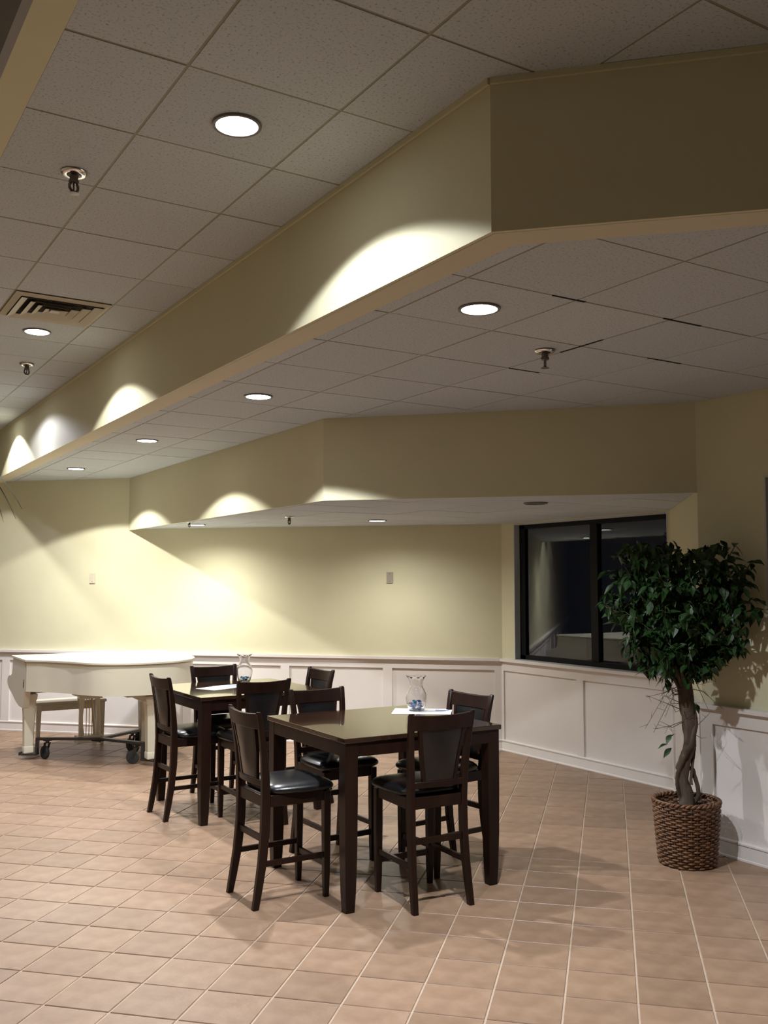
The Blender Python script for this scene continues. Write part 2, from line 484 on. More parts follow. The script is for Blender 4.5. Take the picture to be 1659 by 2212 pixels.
# ------------------------------------------------------------------ stepped ceilings
def slab(name, poly, z, th, m, label):
    s = MB(); s.prism(poly, z, z+th)
    o = tag(s.build(name, M[m]), kind='structure'); o['label'] = label
    return o
YS1b = yb(XS1); XC1r = XR; YC1r = C1-(XR-XS1)
ce1 = slab('ceiling', [(XB+.03,YF),(XR+.05,YF),(XR+.05,YC1r),(XS1+.012,C1),(XS1+.012,YS1b),(XB+.03,yb(XB))], H1+0.004, 0.05, 'grid', 'upper tiled ceiling on the left, thin beige grid lines')
ce2 = slab('ceiling', [(XS1+.012,C1+.006),(XR+.05,YC1r-.03),(XR+.05,C3[1]),(C2[0]+.01,C2[1]),(XS2+.01,yb(XS2)),(XS1+.012,YS1b)], H2+0.004, 0.05, 'grid', 'middle tiled ceiling between the two soffits')
ce3 = slab('ceiling', [(C2[0]+.01,C2[1]+.006), (C3[0]+.01,C3[1]+.012), (XW+.05,YW), (XW+.05,yb(XW)), (XS2+.01,yb(XS2))], H3+0.004, 0.05, 'grid', 'lowest tiled ceiling over the window bay')
ce0 = slab('ceiling', [(XL,YF),(XB,YF),(XB,yb(XB)),(XL,yb(XL))], H0, 0.1, 'dark_drywall', 'higher grey ceiling past the border at top left')
fas = MB(); fas.obox((XB,YF), (XB,yb(XB)), H1-0.006, H0+0.05, 0.03, side=-1)
tag(fas.build('trim_1', M['dark_drywall']), kind='structure')['label'] = 'grey step up to the higher ceiling'
bd = MB(); bd.prism([(XB+.03,YF),(0.69,YF),(0.69,yb(0.69)),(XB+.03,yb(XB))], H1-0.006, H1+0.003)
tag(bd.build('trim_2', M['paint']), kind='structure')['label'] = 'flat beige border along the left edge of the upper ceiling'

def soffit(name, pts, z0, z1, label):
    # face between plan points; the room (lower side faces left of a->b)
    s = MB()
    n = len(pts); off = []
    th = 0.02
    for i, p in enumerate(pts):
        ns = []
        for a, b in ((i-1, i), (i, i+1)):
            if a < 0 or b >= n: continue
            dx, dy = pts[b][0]-pts[a][0], pts[b][1]-pts[a][1]; L = math.hypot(dx, dy); ns.append((dy/L, -dx/L))
        nx = sum(q[0] for q in ns)/len(ns); ny = sum(q[1] for q in ns)/len(ns)
        k = th/(nx*nx+ny*ny)
        off.append((p[0]+nx*k, p[1]+ny*k))
    for i in range(n-1):
        s.prism([pts[i], pts[i+1], off[i+1], off[i]][::-1], z0, z1)
    o = tag(s.build(name, M['paint']), kind='structure'); o['label'] = label
    return o
# the face looks towards -X / -Y: run from far (back wall) to near so that the room side is on the right
p1 = [(XS1, yb(XS1)), (XS1, C1), (XR, YC1r)]
p2 = [(XS2, yb(XS2)), C2, C3]
def flip_off(pts): return pts[::-1]
s1 = soffit('wall_upper_soffit', flip_off(p1), H2-0.016, H1+0.02, 'tall beige soffit face stepping down from the upper ceiling')
s2 = soffit('wall_lower_soffit', flip_off(p2), H3-0.012, H2+0.02, 'beige soffit face stepping down to the window bay ceiling')
# flat drywall border under the upper soffit
k2 = 0.155
bd = MB()
a, b, c = (XS1+.018, yb(XS1)), (XS1+.018, C1+.0075), (XR, YC1r+.0255)
ai, bi, ci = (XS1+k2, yb(XS1+k2)), (XS1+k2, C1+k2*0.414), (XR, YC1r+k2*1.414)
bd.prism([a, b, bi, ai], H2-0.016, H2+0.003); bd.prism([b, c, ci, bi], H2-0.016, H2+0.003)
tag(bd.build('trim_3', M['drywall']), kind='structure')['label'] = 'flat beige border along the underside of the upper soffit'
# wall angle strips where tiles meet soffit faces and walls
an = MB()
an.obox((XS1-0.001, yb(XS1)), (XS1-0.001, C1), H1-0.022, H1+0.001, 0.012, side=-1)
an.obox((XS1, C1), (XR, YC1r), H1-0.022, H1+0.001, 0.012, side=-1)
tag(an.build('trim_4', M['paint']), kind='structure')['label'] = 'thin metal angle strip along the top of the upper soffit'

def ceiling_tiles(parent, z, pieces_hp, x0, y0, dx, dy, xr, yr, skip=(), split=None, tm=M['ceiling_tile']):
    g = 0.0055; sh = {}
    r = random.Random(int(z*100))
    for i in range(-20, 30):
        for j in range(-20, 40):
            xa, xb_, ya, yb_ = x0+i*dx+g, x0+(i+1)*dx-g, y0+j*dy+g, y0+(j+1)*dy-g
            if xb_ < xr[0] or xa > xr[1] or yb_ < yr[0] or ya > yr[1]: continue
            if (i, j) in skip: continue
            q = [(xa,ya),(xb_,ya),(xb_,yb_),(xa,yb_)]
            mx, my = (xa+xb_)/2, (ya+yb_)/2
            m = MB(); ar = 0
            cs = [clip(q, hp) for hp in pieces_hp]
            fa = (xb_-xa)*(yb_-ya)
            if len(cs) == 2:
                a0, a1 = area(cs[0]), area(cs[1])
                if a0 > 0.999*fa or a1 < 0.0015: cs = [cs[0]]
                elif a1 > 0.999*fa or a0 < 0.0015: cs = [cs[1]]
                else: cs = [cs[1], clip(cs[0], [split])]
            for c in cs:
                if area(c) > 0.0015:
                    m.prism([(x-mx, y-my) for x, y in c], 0.0, 0.012, bev=0.0008 if len(cs) == 1 else 0.0); ar += area(c)
            if not m.f: continue
            if ar > 0.999*(dx-2*g)*(dy-2*g) and len(m.f) < 20:
                if 'full' not in sh: sh['full'] = m.mesh('ceiling_tile', tm)
                o = place('ceiling_tile', sh['full'], parent)
            else:
                o = m.build('ceiling_tile', tm, parent)
            o.location = (mx, my, z + 0.0018 + r.uniform(-0.0008, 0.0008))
            o.rotation_euler = (r.uniform(-.0015,.0015), r.uniform(-.0015,.0015), 0)
s45 = XS1+C1
k = -(C3[1]-C2[1])/(C3[0]-C2[0])  # slope of the lower soffit's right segment
sl = C2[1]+k*C2[0]
e = 0.004
X1, Y1, DX1, DY1 = 1.115, 2.495, 0.61, 0.605
VENT = (0, 6)
ceiling_tiles(ce1, H1, [[(-1,0,-0.69-e),(1,0,XS1-e),(1,1,UB-e)], [(-1,0,-0.69-e),(1,1,s45-e*1.4),(1,0,XR)]], X1, Y1, DX1, DY1, (0.6, 5.4), (-1.2, 14.3), skip=(VENT,), split=(-1,-1,-s45+e*1.4))
ceiling_tiles(ce2, H2, [[(-1,0,-XS1-k2-e),(-1,-1,-s45-k2*1.414-e),(1,0,XS2-e),(1,1,UB-e)], [(-1,0,-XS1-k2-e),(-1,-1,-s45-k2*1.414-e),(k,1,sl-e*1.4),(1,0,XR-e)]], 2.335, 3.11, 0.605, 0.61, (2.1, 5.4), (-1.0, 13.2), split=(-k,-1,-sl+e*1.4))
ceiling_tiles(ce3, H3, [[(-1,0,-XS2-0.012),(-k,-1,-sl-0.02),(1,0,XW-e),(1,1,UB-e),(RET,-1,RET*XR-C3[1]-e)]], 3.58, 4.56, 0.61, 0.61, (3.4, 6.7), (4.4, 11.6))

for x0, x1, y0, y1 in ((3.536,3.548,3.56,3.88),(2.80,2.99,3.104,3.116),(3.50,3.76,3.104,3.116),(3.55,3.78,4.326,4.338),(4.05,4.32,3.716,3.726)):
    m = MB(); m.box(x0, x1, y0, y1, H2-0.0005, H2+0.006)
    m.build('open_joint', M['dark'], ce2)

# ------------------------------------------------------------------ recessed downlights
def spot(name, loc, power, c, cone=CONE, blend=0.14, parent=None, size=0.035):
    ld = bpy.data.lights.new(name, 'SPOT')
    ld.energy = power; ld.color = c; ld.spot_size = cone; ld.spot_blend = blend; ld.shadow_soft_size = size
    o = bpy.data.objects.new(name, ld); col.objects.link(o)
    o.location = loc
    if parent: o.parent = parent
    return o
_ring = MB(); _ring.lathe([(0.0832,0.006),(0.0832,-0.0045),(0.090,-0.0060),(0.0965,-0.0045),(0.098,0.006)], 36, cap=False)
_len = MB(); _len.lathe([(0.001,-0.0035),(0.06,-0.0035),(0.0835,-0.0025)], 36, cap=False)
M['ring'] = mat('grey trim ring', (0.16, 0.15, 0.14), 0.4, var=0.05)
ring_me = _ring.mesh('trim_ring', M['ring'], smooth=40)
lens_me = _len.mesh('lens', M['lens'], smooth=True)
lens_wm = _len.mesh('lens', M['lens_warm'], smooth=True)
lens_off = _len.mesh('lens', M['lens_off'], smooth=True)
def downlight(x, y, z, label, power, c, lens=None, cone=CONE, blend=0.11, group='recessed ceiling downlights'):
    r = empty('recessed_downlight', (x, y, z))
    tag(r, label, 'ceiling light', group)
    if z < H2-0.1: cone, blend = 2*math.radians(80), 0.7
    place('trim_ring', ring_me, r); place('lens', lens or lens_me, r)
    if power > 0:
        spot('lamp', (0,0,-0.02), power, c, cone, blend, r)
        spot('lamp_beam', (0,0,-0.02), power*BEAM, c, 2*math.radians(62), 1.0, r)
    return r
downlight(1.431, 3.412, H1-0.003, 'large bright round downlight in the upper ceiling, biggest of its row', P_MAIN, C_WHITE)
downlight(1.443, 7.073, H1-0.003, 'round downlight just past the square ceiling vent', P_MAIN, C_MAIN)
downlight(1.70, 10.98, H1-0.003, 'upper ceiling downlight hidden past the left frame edge', P_MAIN, C_MAIN)
downlight(1.443, -0.25, H1-0.003, 'unlit upper ceiling downlight nearest the front wall', 0.0, C_MAIN, lens_off)
downlight(1.46, 9.55, H1-0.003, 'cooler bluish white downlight just outside the left edge', 72.0, C_COOL, cone=2*math.radians(76), blend=0.25)
mid = ['largest downlight in the middle ceiling, near the sprinkler on the right', 'second downlight along the middle ceiling under the beige soffit border',
       'third downlight along the middle ceiling, small and oval', 'farthest downlight of the middle ceiling, close to the back wall']
for i, y in enumerate((3.437, 5.884, 8.262, 10.747)):
    downlight(2.645, y, H2-0.003, mid[i], P_MID*(1.3, 1.15, 0.95, 0.95)[i], C_WHITE if i < 2 else C_MID, lens_wm if i > 1 else None)
downlight(3.796, 10.055, H3-0.003, 'thin bright downlight in the low ceiling at its far left end', P_LOW, C_LOW, lens_wm)
downlight(5.117, 8.39, H3-0.003, 'thin bright downlight in the low ceiling above the near vase', P_LOW*0.85, C_LOW, lens_wm)
downlight(5.078, 5.879, H3-0.003, 'unlit round downlight in the low ceiling before the black window', 0.0, C_LOW, lens_off)
for x, y, w_ in ((-1.6, 1.2, 'nearest the front wall'), (-1.6, 5.2, 'halfway along the hall'), (-1.6, 9.2, 'nearest the back wall')):
    downlight(x, y, H0-0.003, 'downlight in the higher hall ceiling, '+w_, P_HALL, C_MAIN, group='downlights of the higher hall ceiling')

# ------------------------------------------------------------------ sprinklers
def sprinkler(x, y, z, label, rot=0.0, sc=1.0):
    r = empty('sprinkler_head', (x, y, z), rot); r.scale = (sc, sc, sc)
    tag(r, label, 'sprinkler', 'ceiling sprinkler heads')
    m = MB(); m.lathe([(0.058,0.0),(0.056,-0.005),(0.046,-0.012),(0.032,-0.010),(0.030,-0.002)], 28, cap=False)
    m.build('escutcheon', M['polish'], r, smooth=50)
    m = MB(); m.lathe([(0.030,0.0),(0.030,-0.012),(0.019,-0.016),(0.017,-0.034),(0.022,-0.036),(0.022,-0.048),(0.012,-0.052)], 18)
    m.build('body', M['dull_metal'], r, smooth=40)
    m = MB()
    for s_ in (-1, 1):
        m.tube([(s_*0.013,0,-0.044),(s_*0.022,0,-0.058),(s_*0.021,0,-0.074),(s_*0.006,0,-0.088)], 0.0062, 6)
    m.lathe([(0.004,-0.046),(0.004,-0.088)], 8); m.lathe([(0.008,-0.084),(0.008,-0.092)], 10)
    m.build('frame_arms', M['dull_metal'], r, smooth=40)
    m = MB()
    m.lathe([(0.006,-0.090),(0.022,-0.092),(0.024,-0.094),(0.006,-0.095)], 16)
    m.build('deflector', M['dull_metal'], r, smooth=40)
    return r
sprinkler(0.994, 4.196, H1-0.003, 'sprinkler head with white dish in the upper ceiling, left of the big downlight', 0.4)
sprinkler(1.596, 8.184, H1-0.003, 'small sprinkler head in the upper ceiling beyond the vent and downlight', 0.4)
sprinkler(3.437, 3.888, H2-0.003, 'sprinkler head in the middle ceiling at right', 0.9)
sprinkler(4.098, 8.36, H3-0.003, 'dark sprinkler head under the low ceiling at its middle', 0.4, 0.8)
sprinkler(3.58, 9.70, H3-0.003, 'tiny sprinkler head under the low ceiling beside the far downlight', 0.2, 0.55)
# dark crack of a lifted grid joint beside the right sprinkler is left to the tile gaps

# ------------------------------------------------------------------ ceiling vent (square louvred diffuser, one grid cell)
vx, vy = X1+DX1/2, Y1+6.5*DY1
v = empty('ceiling_vent', (vx, vy, H1))
tag(v, 'square cream louvred air vent set in the upper ceiling grid', 'vent')
def sqring(m, r0, z0, r1, z1, th=0.003):
    sq = lambda r, z: [(-r,-r,z),(r,-r,z),(r,r,z),(-r,r,z)]
    m.loft([sq(r0,z0), sq(r1,z1), sq(r1-th,z1+th), sq(r0-th,z0+th), sq(r0,z0)], cap=False)
m = MB(); sqring(m, 0.298, -0.004, 0.262, -0.018, 0.006); m.build('frame', M['vent'], v)
m = MB(); m.box(-0.29,0.29,-0.29,0.29,0.0005,0.003); m.build('backing', M['dark'], v)
for i, (ro, ri) in enumerate(((0.258,0.212),(0.190,0.150),(0.130,0.094),(0.072,0.036))):
    m = MB(); sqring(m, ro, -0.026, ri, -0.010, 0.003); m.build('louver', M['vent'], v)
m = MB(); m.box(-0.030,0.030,-0.030,0.030,-0.020,-0.016); m.build('centre_plate', M['vent'], v)

# ------------------------------------------------------------------ wall plates on the back wall
def wall_plate(x, y, z, label, m_):
    r = empty('wall_plate', (x, y, z), PI/4+PI)   # local +y points out of the back wall into the room... (-x,-y)
    r.rotation_euler = (0, 0, math.radians(135))
    tag(r, label, 'wall plate', 'blank plates on the back wall')
    m = MB(); m.prism(rrect(0, 0.004, 0.075, 0.008, 0.002), -0.062, 0.062); m.build('plate', m_, r)
    for zz in (-0.042, 0.042):
        m = MB(); m.tube([(0, 0.007, zz), (0, 0.0095, zz)], 0.004, 8); m.build('screw', M['chrome'], r)
    m = MB(); m.box(-0.012, 0.012, 0.007, 0.0095, -0.020, 0.020); m.build('insert', m_, r)
    return r
wall_plate(5.739-0.0015, 9.138-0.0015, 1.86, 'grey beige blank plate high on the back wall, left of the window', M['plate'])
wall_plate(3.121-0.0015, 11.756-0.0015, 1.858, 'faint cream plate on the back wall above the piano', M['plate_light'])

# ------------------------------------------------------------------ pub tables
def pub_table(loc, rz, L, label):
    t = empty('pub_table', (loc[0], loc[1], 0), rz)      # origin at its front corner
    tag(t, label, 'table', 'dark counter height pub tables')
    m = MB(); m.prism([(0,0),(L,0),(L,L),(0,L)], 0.920, 0.948); m.build('tabletop', M['wood_top'], t, bevel=0.004)
    i, w = 0.012, 0.024
    for (x0,x1,y0,y1) in ((i+.05,L-i-.05,i,i+w),(i+.05,L-i-.05,L-i-w,L-i),(i,i+w,i+.05,L-i-.05),(L-i-w,L-i,i+.05,L-i-.05)):
        m = MB(); m.box(x0,x1,y0,y1,0.842,0.920); m.build('apron', M['wood'], t, bevel=0.003)
    for sx in (0, 1):
        for sy in (0, 1):
            m = MB(); rings = []
            for z, w_ in ((0.0,0.056),(0.10,0.066),(0.30,0.076),(0.60,0.080),(0.92,0.080)):
                cx = i-0.002+0.040; cy = cx                  # tapered on all faces, centred on the corner block
                if sx: cx = L-cx
                if sy: cy = L-cy
                rings.append([(x,y,z) for x,y in rrect(cx,cy,w_,w_,0.004)])
            m.loft(rings); m.build('leg', M['wood'], t, smooth=30)
    return t
pub_table((2.629, 4.652), math.radians(-1.5), 1.075, 'nearer dark square pub table with vase of blue candies')
pub_table((2.643, 6.862), 0.0, 1.07, 'farther dark square pub table beside the white piano')

# ------------------------------------------------------------------ counter stools with backs
def make_chair():
    c = empty('counter_chair')
    W = M['wood']; Lr_ = M['leather']
    rear = [(0.0,-0.250,0.181,0.034,0.036),(0.10,-0.232,0.178,0.036,0.042),(0.25,-0.207,0.174,0.037,0.048),(0.42,-0.191,0.171,0.037,0.052),
            (0.58,-0.187,0.170,0.037,0.052),(0.70,-0.192,0.174,0.036,0.046),(0.85,-0.207,0.183,0.035,0.038),(0.98,-0.228,0.192,0.034,0.032),(1.072,-0.248,0.199,0.033,0.028),(1.083,-0.251,0.200,0.026,0.020)]
    for s in (-1, 1):
        m = MB(); m.loft([[(x,y,z) for x,y in rrect(s*xh, y_, w, d, 0.005)] for z, y_, xh, w, d in rear])
        m.build('leg', W, c, smooth=35)
    for s in (-1, 1):
        m = MB(); m.loft([[(x,y,z) for x,y in rrect(s*0.176, 0.196, w, w, 0.004)] for z, w in ((0,0.030),(0.12,0.037),(0.4,0.043),(0.60,0.043))])
        m.build('leg', W, c, smooth=35)
    m = MB()
    m.box(-0.152,0.152,0.186,0.210,0.548,0.612); m.box(-0.150,0.150,-0.205,-0.182,0.548,0.612)
    for s in (-1, 1):
        m.box(min(s*0.166,s*0.190),max(s*0.166,s*0.190),-0.165,0.178,0.548,0.612)
    m.box(-0.166,0.166,-0.182,0.186,0.598,0.612)
    m.build('seat_frame', W, c, bevel=0.003)
    # cushion: domed rounded slab
    m = MB(); rings = []; n = 40
    def out(k, inset):
        pts = []
        for j in range(n):
            a = 2*PI*j/n
            cs, sn = math.cos(a), math.sin(a)
            ex = 0.32
            x = math.copysign(abs(cs)**ex, cs); y = math.copysign(abs(sn)**ex, sn)
            hw = (0.222 if y > 0 else 0.222-0.030*abs(y)) - inset
            pts.append((x*hw, 0.040 + y*(0.207-inset)))
        return pts
    prof = [(0.010,0.612),(-0.001,0.622),(-0.003,0.634),(0.003,0.646),(0.014,0.656),(0.032,0.665),(0.065,0.672),(0.110,0.677),(0.160,0.679)]
    for ins, z in prof: rings.append([(x,y,z) for x,y in out(0,ins)])
    m.loft(rings); m.build('seat_cushion', Lr_, c, smooth=50)
    def lean(z): return -0.207-(z-0.85)*0.19 if z > 0.85 else -0.192-(z-0.70)*0.10
    def bow(x): return -0.022*(1-(x/0.20)**2)
    def slat(z0, z1, x0f, x1f, th, nx=12, nz=2, dip=0.0, yoff=0.0, puff=0.0):
        m = MB(); 
        for sgn in (1,):
            rings = []
            for i in range(nx+1):
                t = i/nx
                ring = []
                for k in range(nz+1):
                    z = z0+(z1-z0)*k/nz
                    x = x0f(z)+(x1f(z)-x0f(z))*t
                    zz = z - (dip*(1-(x/0.2)**2) if k == nz else 0)
                    ring.append((x, lean(zz)+bow(x)+yoff-th/2-puff*math.sin(PI*min(max(t,0),1))*math.sin(PI*k/nz), zz))
                for k in range(nz, -1, -1):
                    z = z0+(z1-z0)*k/nz
                    x = x0f(z)+(x1f(z)-x0f(z))*t
                    zz = z - (dip*(1-(x/0.2)**2) if k == nz else 0)
                    ring.append((x, lean(zz)+bow(x)+yoff+th/2+puff*math.sin(PI*min(max(t,0),1))*math.sin(PI*k/nz), zz))
                rings.append(ring)
            m.loft(rings)
        return m
    hw = lambda z: 0.176+(z-0.70)*0.075
    slat(0.985, 1.076, lambda z: -hw(z), hw, 0.024, dip=0.010).build('crest_rail', W, c, smooth=40, bevel=0.003)
    slat(0.662, 0.698, lambda z: -0.160, lambda z: 0.160, 0.024).build('lower_rail', W, c, smooth=40, bevel=0.003)
    sp = lambda z: 0.108+(z-0.69)*0.150
    for s in (-1, 1):
        slat(0.696, 0.988, (lambda z: -sp(z)) if s < 0 else (lambda z: sp(z)-0.020), (lambda z: -sp(z)+0.020) if s < 0 else sp, 0.020, nx=2, nz=8).build('back_stile', W, c, smooth=40)
    slat(0.697, 0.987, lambda z: -sp(z)+0.018, lambda z: sp(z)-0.018, 0.012, nx=12, nz=10, puff=0.013).build('back_pad', Lr_, c, smooth=50)
    def bar(p, q, h, w):
        m = MB(); m.obox(p[:2], q[:2], p[2]-h/2, p[2]+h/2, w); return m.build('stretcher', W, c, bevel=0.002)
    bar((-0.160,-0.196,0.372),(0.160,-0.196,0.372),0.034,0.020)
    bar((-0.158,0.196,0.185),(0.158,0.196,0.185),0.034,0.020)
    for s in (-1, 1):
        bar((s*0.175,-0.198,0.238),(s*0.176,0.180,0.238),0.030,0.020)
    return c
chair = make_chair()
D = math.radians
seats = [
    (2.507, 5.178, -90, 'black leather stool chair on the near table\'s left side, seat catching bright highlights'),
    (3.165, 4.705, -4, 'stool chair in front of the near table, its back hiding part of the flyer'),
    (3.122, 5.665, 181, 'stool chair at the near table\'s back edge, its back mirrored in the tabletop'),
    (3.625, 5.135, 95, 'stool chair on the near table\'s right side, reddish lit crest rail behind the vase'),
    (2.735, 7.345, -89, 'stool chair on the far table\'s left side, in front of the piano leg'),
    (3.198, 7.762, 180, 'stool chair behind the far table, between the piano tail and the far vase'),
    (3.060, 6.868, -3, 'stool chair in front of the far table, hiding the foot of the far vase'),
    (3.605, 7.225, 91, 'stool chair on the far table\'s right side, its leather pad facing left'),
]
for i, (x, y, a, lab) in enumerate(seats):
    o = chair if i == 0 else copy_tree(chair)
    o.location = (x, y, 0); o.rotation_euler = (0, 0, D(a))
    tag(o, lab, 'chair', 'counter chairs round the pub tables')

# ------------------------------------------------------------------ things on the tables
ZT = 0.948
def vase(x, y, label):
    m = MB(); n = 40
    outer = [(0.030,0.0),(0.048,0.001),(0.051,0.006),(0.058,0.028),(0.066,0.055),(0.069,0.078),(0.066,0.100),(0.054,0.124),(0.043,0.142),(0.040,0.155),(0.044,0.175),(0.054,0.195),(0.064,0.207)]
    inner = [(0.0618,0.2075),(0.0515,0.195),(0.0415,0.175),(0.0375,0.155),(0.0405,0.142),(0.0515,0.124),(0.0635,0.100),(0.0665,0.078),(0.0635,0.055),(0.0555,0.028),(0.047,0.010),(0.002,0.008)]
    rings = []
    for r, z in outer+inner:
        ring = []
        for j in range(n):
            a = 2*PI*j/n
            f = max(0.0, (z-0.165)/0.042)
            rr = r*(1+0.035*f*math.cos(8*a)); zz = z+0.004*f*f*math.cos(8*a)
            ring.append((rr*math.cos(a), rr*math.sin(a), zz))
        rings.append(ring)
    m.loft(rings)
    o = m.build('glass_vase', M['glass'], None, smooth=60)
    o.scale = (1.03, 1.03, 1.12)
    o.location = (x, y, ZT+0.0015)
    tag(o, label, 'vase', 'clear hurricane vases on the tables')
    return o
V1, V2 = (3.600, 5.400), (3.400, 7.800)
vase(*V1, 'clear glass vase holding blue and white candies on the near table')
vase(*V2, 'clear glass vase on the far table before the wainscot')
def candy_mesh(m_):
    m = MB()
    m.loft([[(x*s, y*s, z) for x, y in rrect(0,0,0.024,0.016,0.004)] for z, s in ((0.0,0.75),(0.003,1.0),(0.010,1.0),(0.013,0.75))])
    for s in (-1, 1):
        m.loft([[(s*0.011,-0.002,0.004),(s*0.011,0.002,0.004),(s*0.011,0.002,0.009),(s*0.011,-0.002,0.009)],[(s*0.019,-0.008,0.003),(s*0.019,0.008,0.005),(s*0.019,0.008,0.009),(s*0.019,-0.008,0.008)]])
    return m.mesh('wrapped_candy', m_, smooth=40)
cm = [candy_mesh(M['candy_blue']), candy_mesh(M['candy_white']), candy_mesh(M['candy_teal'])]
rc = random.Random(11)
def candies(V, lay, base_label, grp):
    for zk, cnt, rad in lay:
        for q in range(cnt):
            a = 2*PI*q/cnt+zk*40+rc.uniform(-.2,.2)
            rr = rad if cnt > 1 else 0
            t = rc.choice((0,0,1,1,2))
            o = place('wrapped_candy', cm[t])
            o.location = (V[0]+rr*math.cos(a), V[1]+rr*math.sin(a), ZT+0.0105+zk)
            o.rotation_euler = (rc.uniform(-.3,.3), rc.uniform(-.3,.3), rc.uniform(0,6.28))
            tag(o, ['blue foil candy', 'white wrapped candy', 'teal foil candy'][t]+base_label, 'candy', grp+' '+['blue','white','teal'][t])
candies(V1, [(0.001,4,0.024),(0.017,5,0.030),(0.034,5,0.032),(0.049,3,0.022)], ' in the near table\'s vase', 'candies in the near vase,')
candies(V2, [(0.001,4,0.024),(0.017,4,0.028)], ' in the far table\'s vase', 'candies in the far vase,')

def flyer(x, y, rz, w, d, label, lift=0.0008, prints=()):
    r = empty('paper_flyer', (x, y, ZT+lift), rz)
    tag(r, label, 'paper', 'paper flyers on the tables')
    m = MB(); m.box(-w/2,w/2,-d/2,d/2,0.0,0.0006); m.build('sheet', M['paper'], r)
    for (px, py, pw, pd, mm) in prints:
        m = MB(); m.box(px-pw/2,px+pw/2,py-pd/2,py+pd/2,0.0006,0.0008); m.build('print', M[mm], r)
    return r
flyer(3.625, 5.365, D(-38), 0.39, 0.27, 'white printed sheet under the vase of candies', prints=((0.13,0.05,0.09,0.05,'ink_blue'),(-0.13,0.04,0.07,0.03,'ink_grey')))
flyer(3.00, 7.42, D(22), 0.28, 0.216, 'white flyer at the far table, lower sheet', prints=((-0.02,0.03,0.12,0.012,'ink_grey'),(0.0,-0.02,0.16,0.008,'ink_grey')))
flyer(3.155, 7.465, D(8), 0.28, 0.216, 'white flyer with blue print overlapping another sheet, far table', lift=0.0022, prints=((0.02,0.03,0.13,0.07,'ink_blue'),(-0.04,-0.06,0.14,0.010,'ink_grey')))

# ------------------------------------------------------------------ grand piano on its dolly
def catmull(pts, n=8):
    out = []
    for i in range(len(pts)-1):
        p0 = pts[max(i-1,0)]; p1 = pts[i]; p2 = pts[i+1]; p3 = pts[min(i+2,len(pts)-1)]
        for k in range(n):
            t = k/n
            out.append(tuple(0.5*((2*p1[a])+(-p0[a]+p2[a])*t+(2*p0[a]-5*p1[a]+4*p2[a]-p3[a])*t*t+(-p0[a]+3*p1[a]-3*p2[a]+p3[a])*t**3) for a in (0,1)))
    out.append(pts[-1]); return out
PX, PY = 2.8, 9.95
pn = empty('grand_piano', (PX, PY, 0))
tag(pn, 'ivory white grand piano with closed lid against the back wall', 'piano')
side = catmull([(2.065,10.19),(2.142,10.108),(2.258,9.983),(2.384,9.785),(2.47,9.592),(2.557,9.438),(2.702,9.317),(2.905,9.254),(3.136,9.259),(3.358,9.322),(3.542,9.486),(3.638,9.708),(3.667,9.988)], 6)
KY = 10.856
outl = [(x-PX, y-PY) for x, y in ([(3.667,KY),(2.065,KY)] + side)]      # keyboard edge, treble side, tail, spine
def offs(poly, d):
    n = len(poly); out = []
    for i in range(n):
        a, b, c = poly[i-1], poly[i], poly[(i+1) % n]
        v1 = Vector((b[0]-a[0], b[1]-a[1])); v2 = Vector((c[0]-b[0], c[1]-b[1]))
        if v1.length < 1e-6: v1 = v2
        if v2.length < 1e-6: v2 = v1
        v1.normalize(); v2.normalize()
        n1 = Vector((v1.y,-v1.x)); n2 = Vector((v2.y,-v2.x)); nn = (n1+n2)
        nn = nn/(max(nn.dot(nn)/2, 0.3))
        out.append((b[0]+nn.x*d, b[1]+nn.y*d))
    return out
sgn = sum(outl[i-1][0]*outl[i][1]-outl[i][0]*outl[i-1][1] for i in range(len(outl)))
if sgn < 0: outl = outl[::-1]
inn = offs(outl, -0.045)
m = MB()
m.loft([[(x,y,0.708) for x,y in outl],[(x,y,1.001) for x,y in outl],[(x,y,1.001) for x,y in inn],[(x,y,0.708) for x,y in inn],[(x,y,0.708) for x,y in outl]], cap=False)
m.build('rim', M['piano'], pn, smooth=40)
m = MB(); m.prism(inn, 0.73, 0.84); m.build('soundboard', M['piano'], pn)
FOLD = 10.325-PY
o2 = offs(outl, 0.018)
m = MB(); m.prism(clip(o2, [(0,1,FOLD-0.002)]), 1.004, 1.030); m.build('lid', M['piano'], pn, smooth=40, bevel=0.006)
m = MB(); m.prism(clip(o2, [(0,-1,-FOLD-0.002)]), 1.004, 1.030); m.build('lid_flap', M['piano'], pn, bevel=0.006)
k0 = KY-PY
for s, (xa, xb_) in enumerate(((2.057-PX, 2.123-PX), (3.609-PX, 3.675-PX))):
    m = MB()
    prof = [(k0-0.019,1.001),(k0+0.000,0.961),(k0+0.005,0.893),(k0+0.029,0.835),(k0+0.097,0.811),(k0+0.193,0.802),(k0+0.261,0.773),(k0+0.275,0.729),(k0+0.241,0.695),(k0+0.145,0.657),(k0-0.019,0.618),(k0-0.193,0.565),(k0-0.347,0.536),(k0-0.405,0.531),(k0-0.540,0.531),(k0-0.579,0.604),(k0-0.618,0.700),(k0-0.618,1.001)]
    m.loft([[(x,y,z) for y,z in prof] for x in (xa, xb_)]); m.build('cheek_arm', M['piano'], pn, bevel=0.004)
m = MB(); m.box(2.123-PX,3.609-PX,k0-0.43,k0+0.23,0.662,0.707); m.build('key_bed', M['piano'], pn, bevel=0.004)
m = MB(); m.box(2.123-PX,3.609-PX,k0+0.185,k0+0.225,0.707,0.758); m.build('key_slip', M['piano'], pn)
m = MB(); m.box(2.123-PX,3.609-PX,k0+0.03,k0+0.175,0.715,0.772); m.build('fallboard', M['piano'], pn)
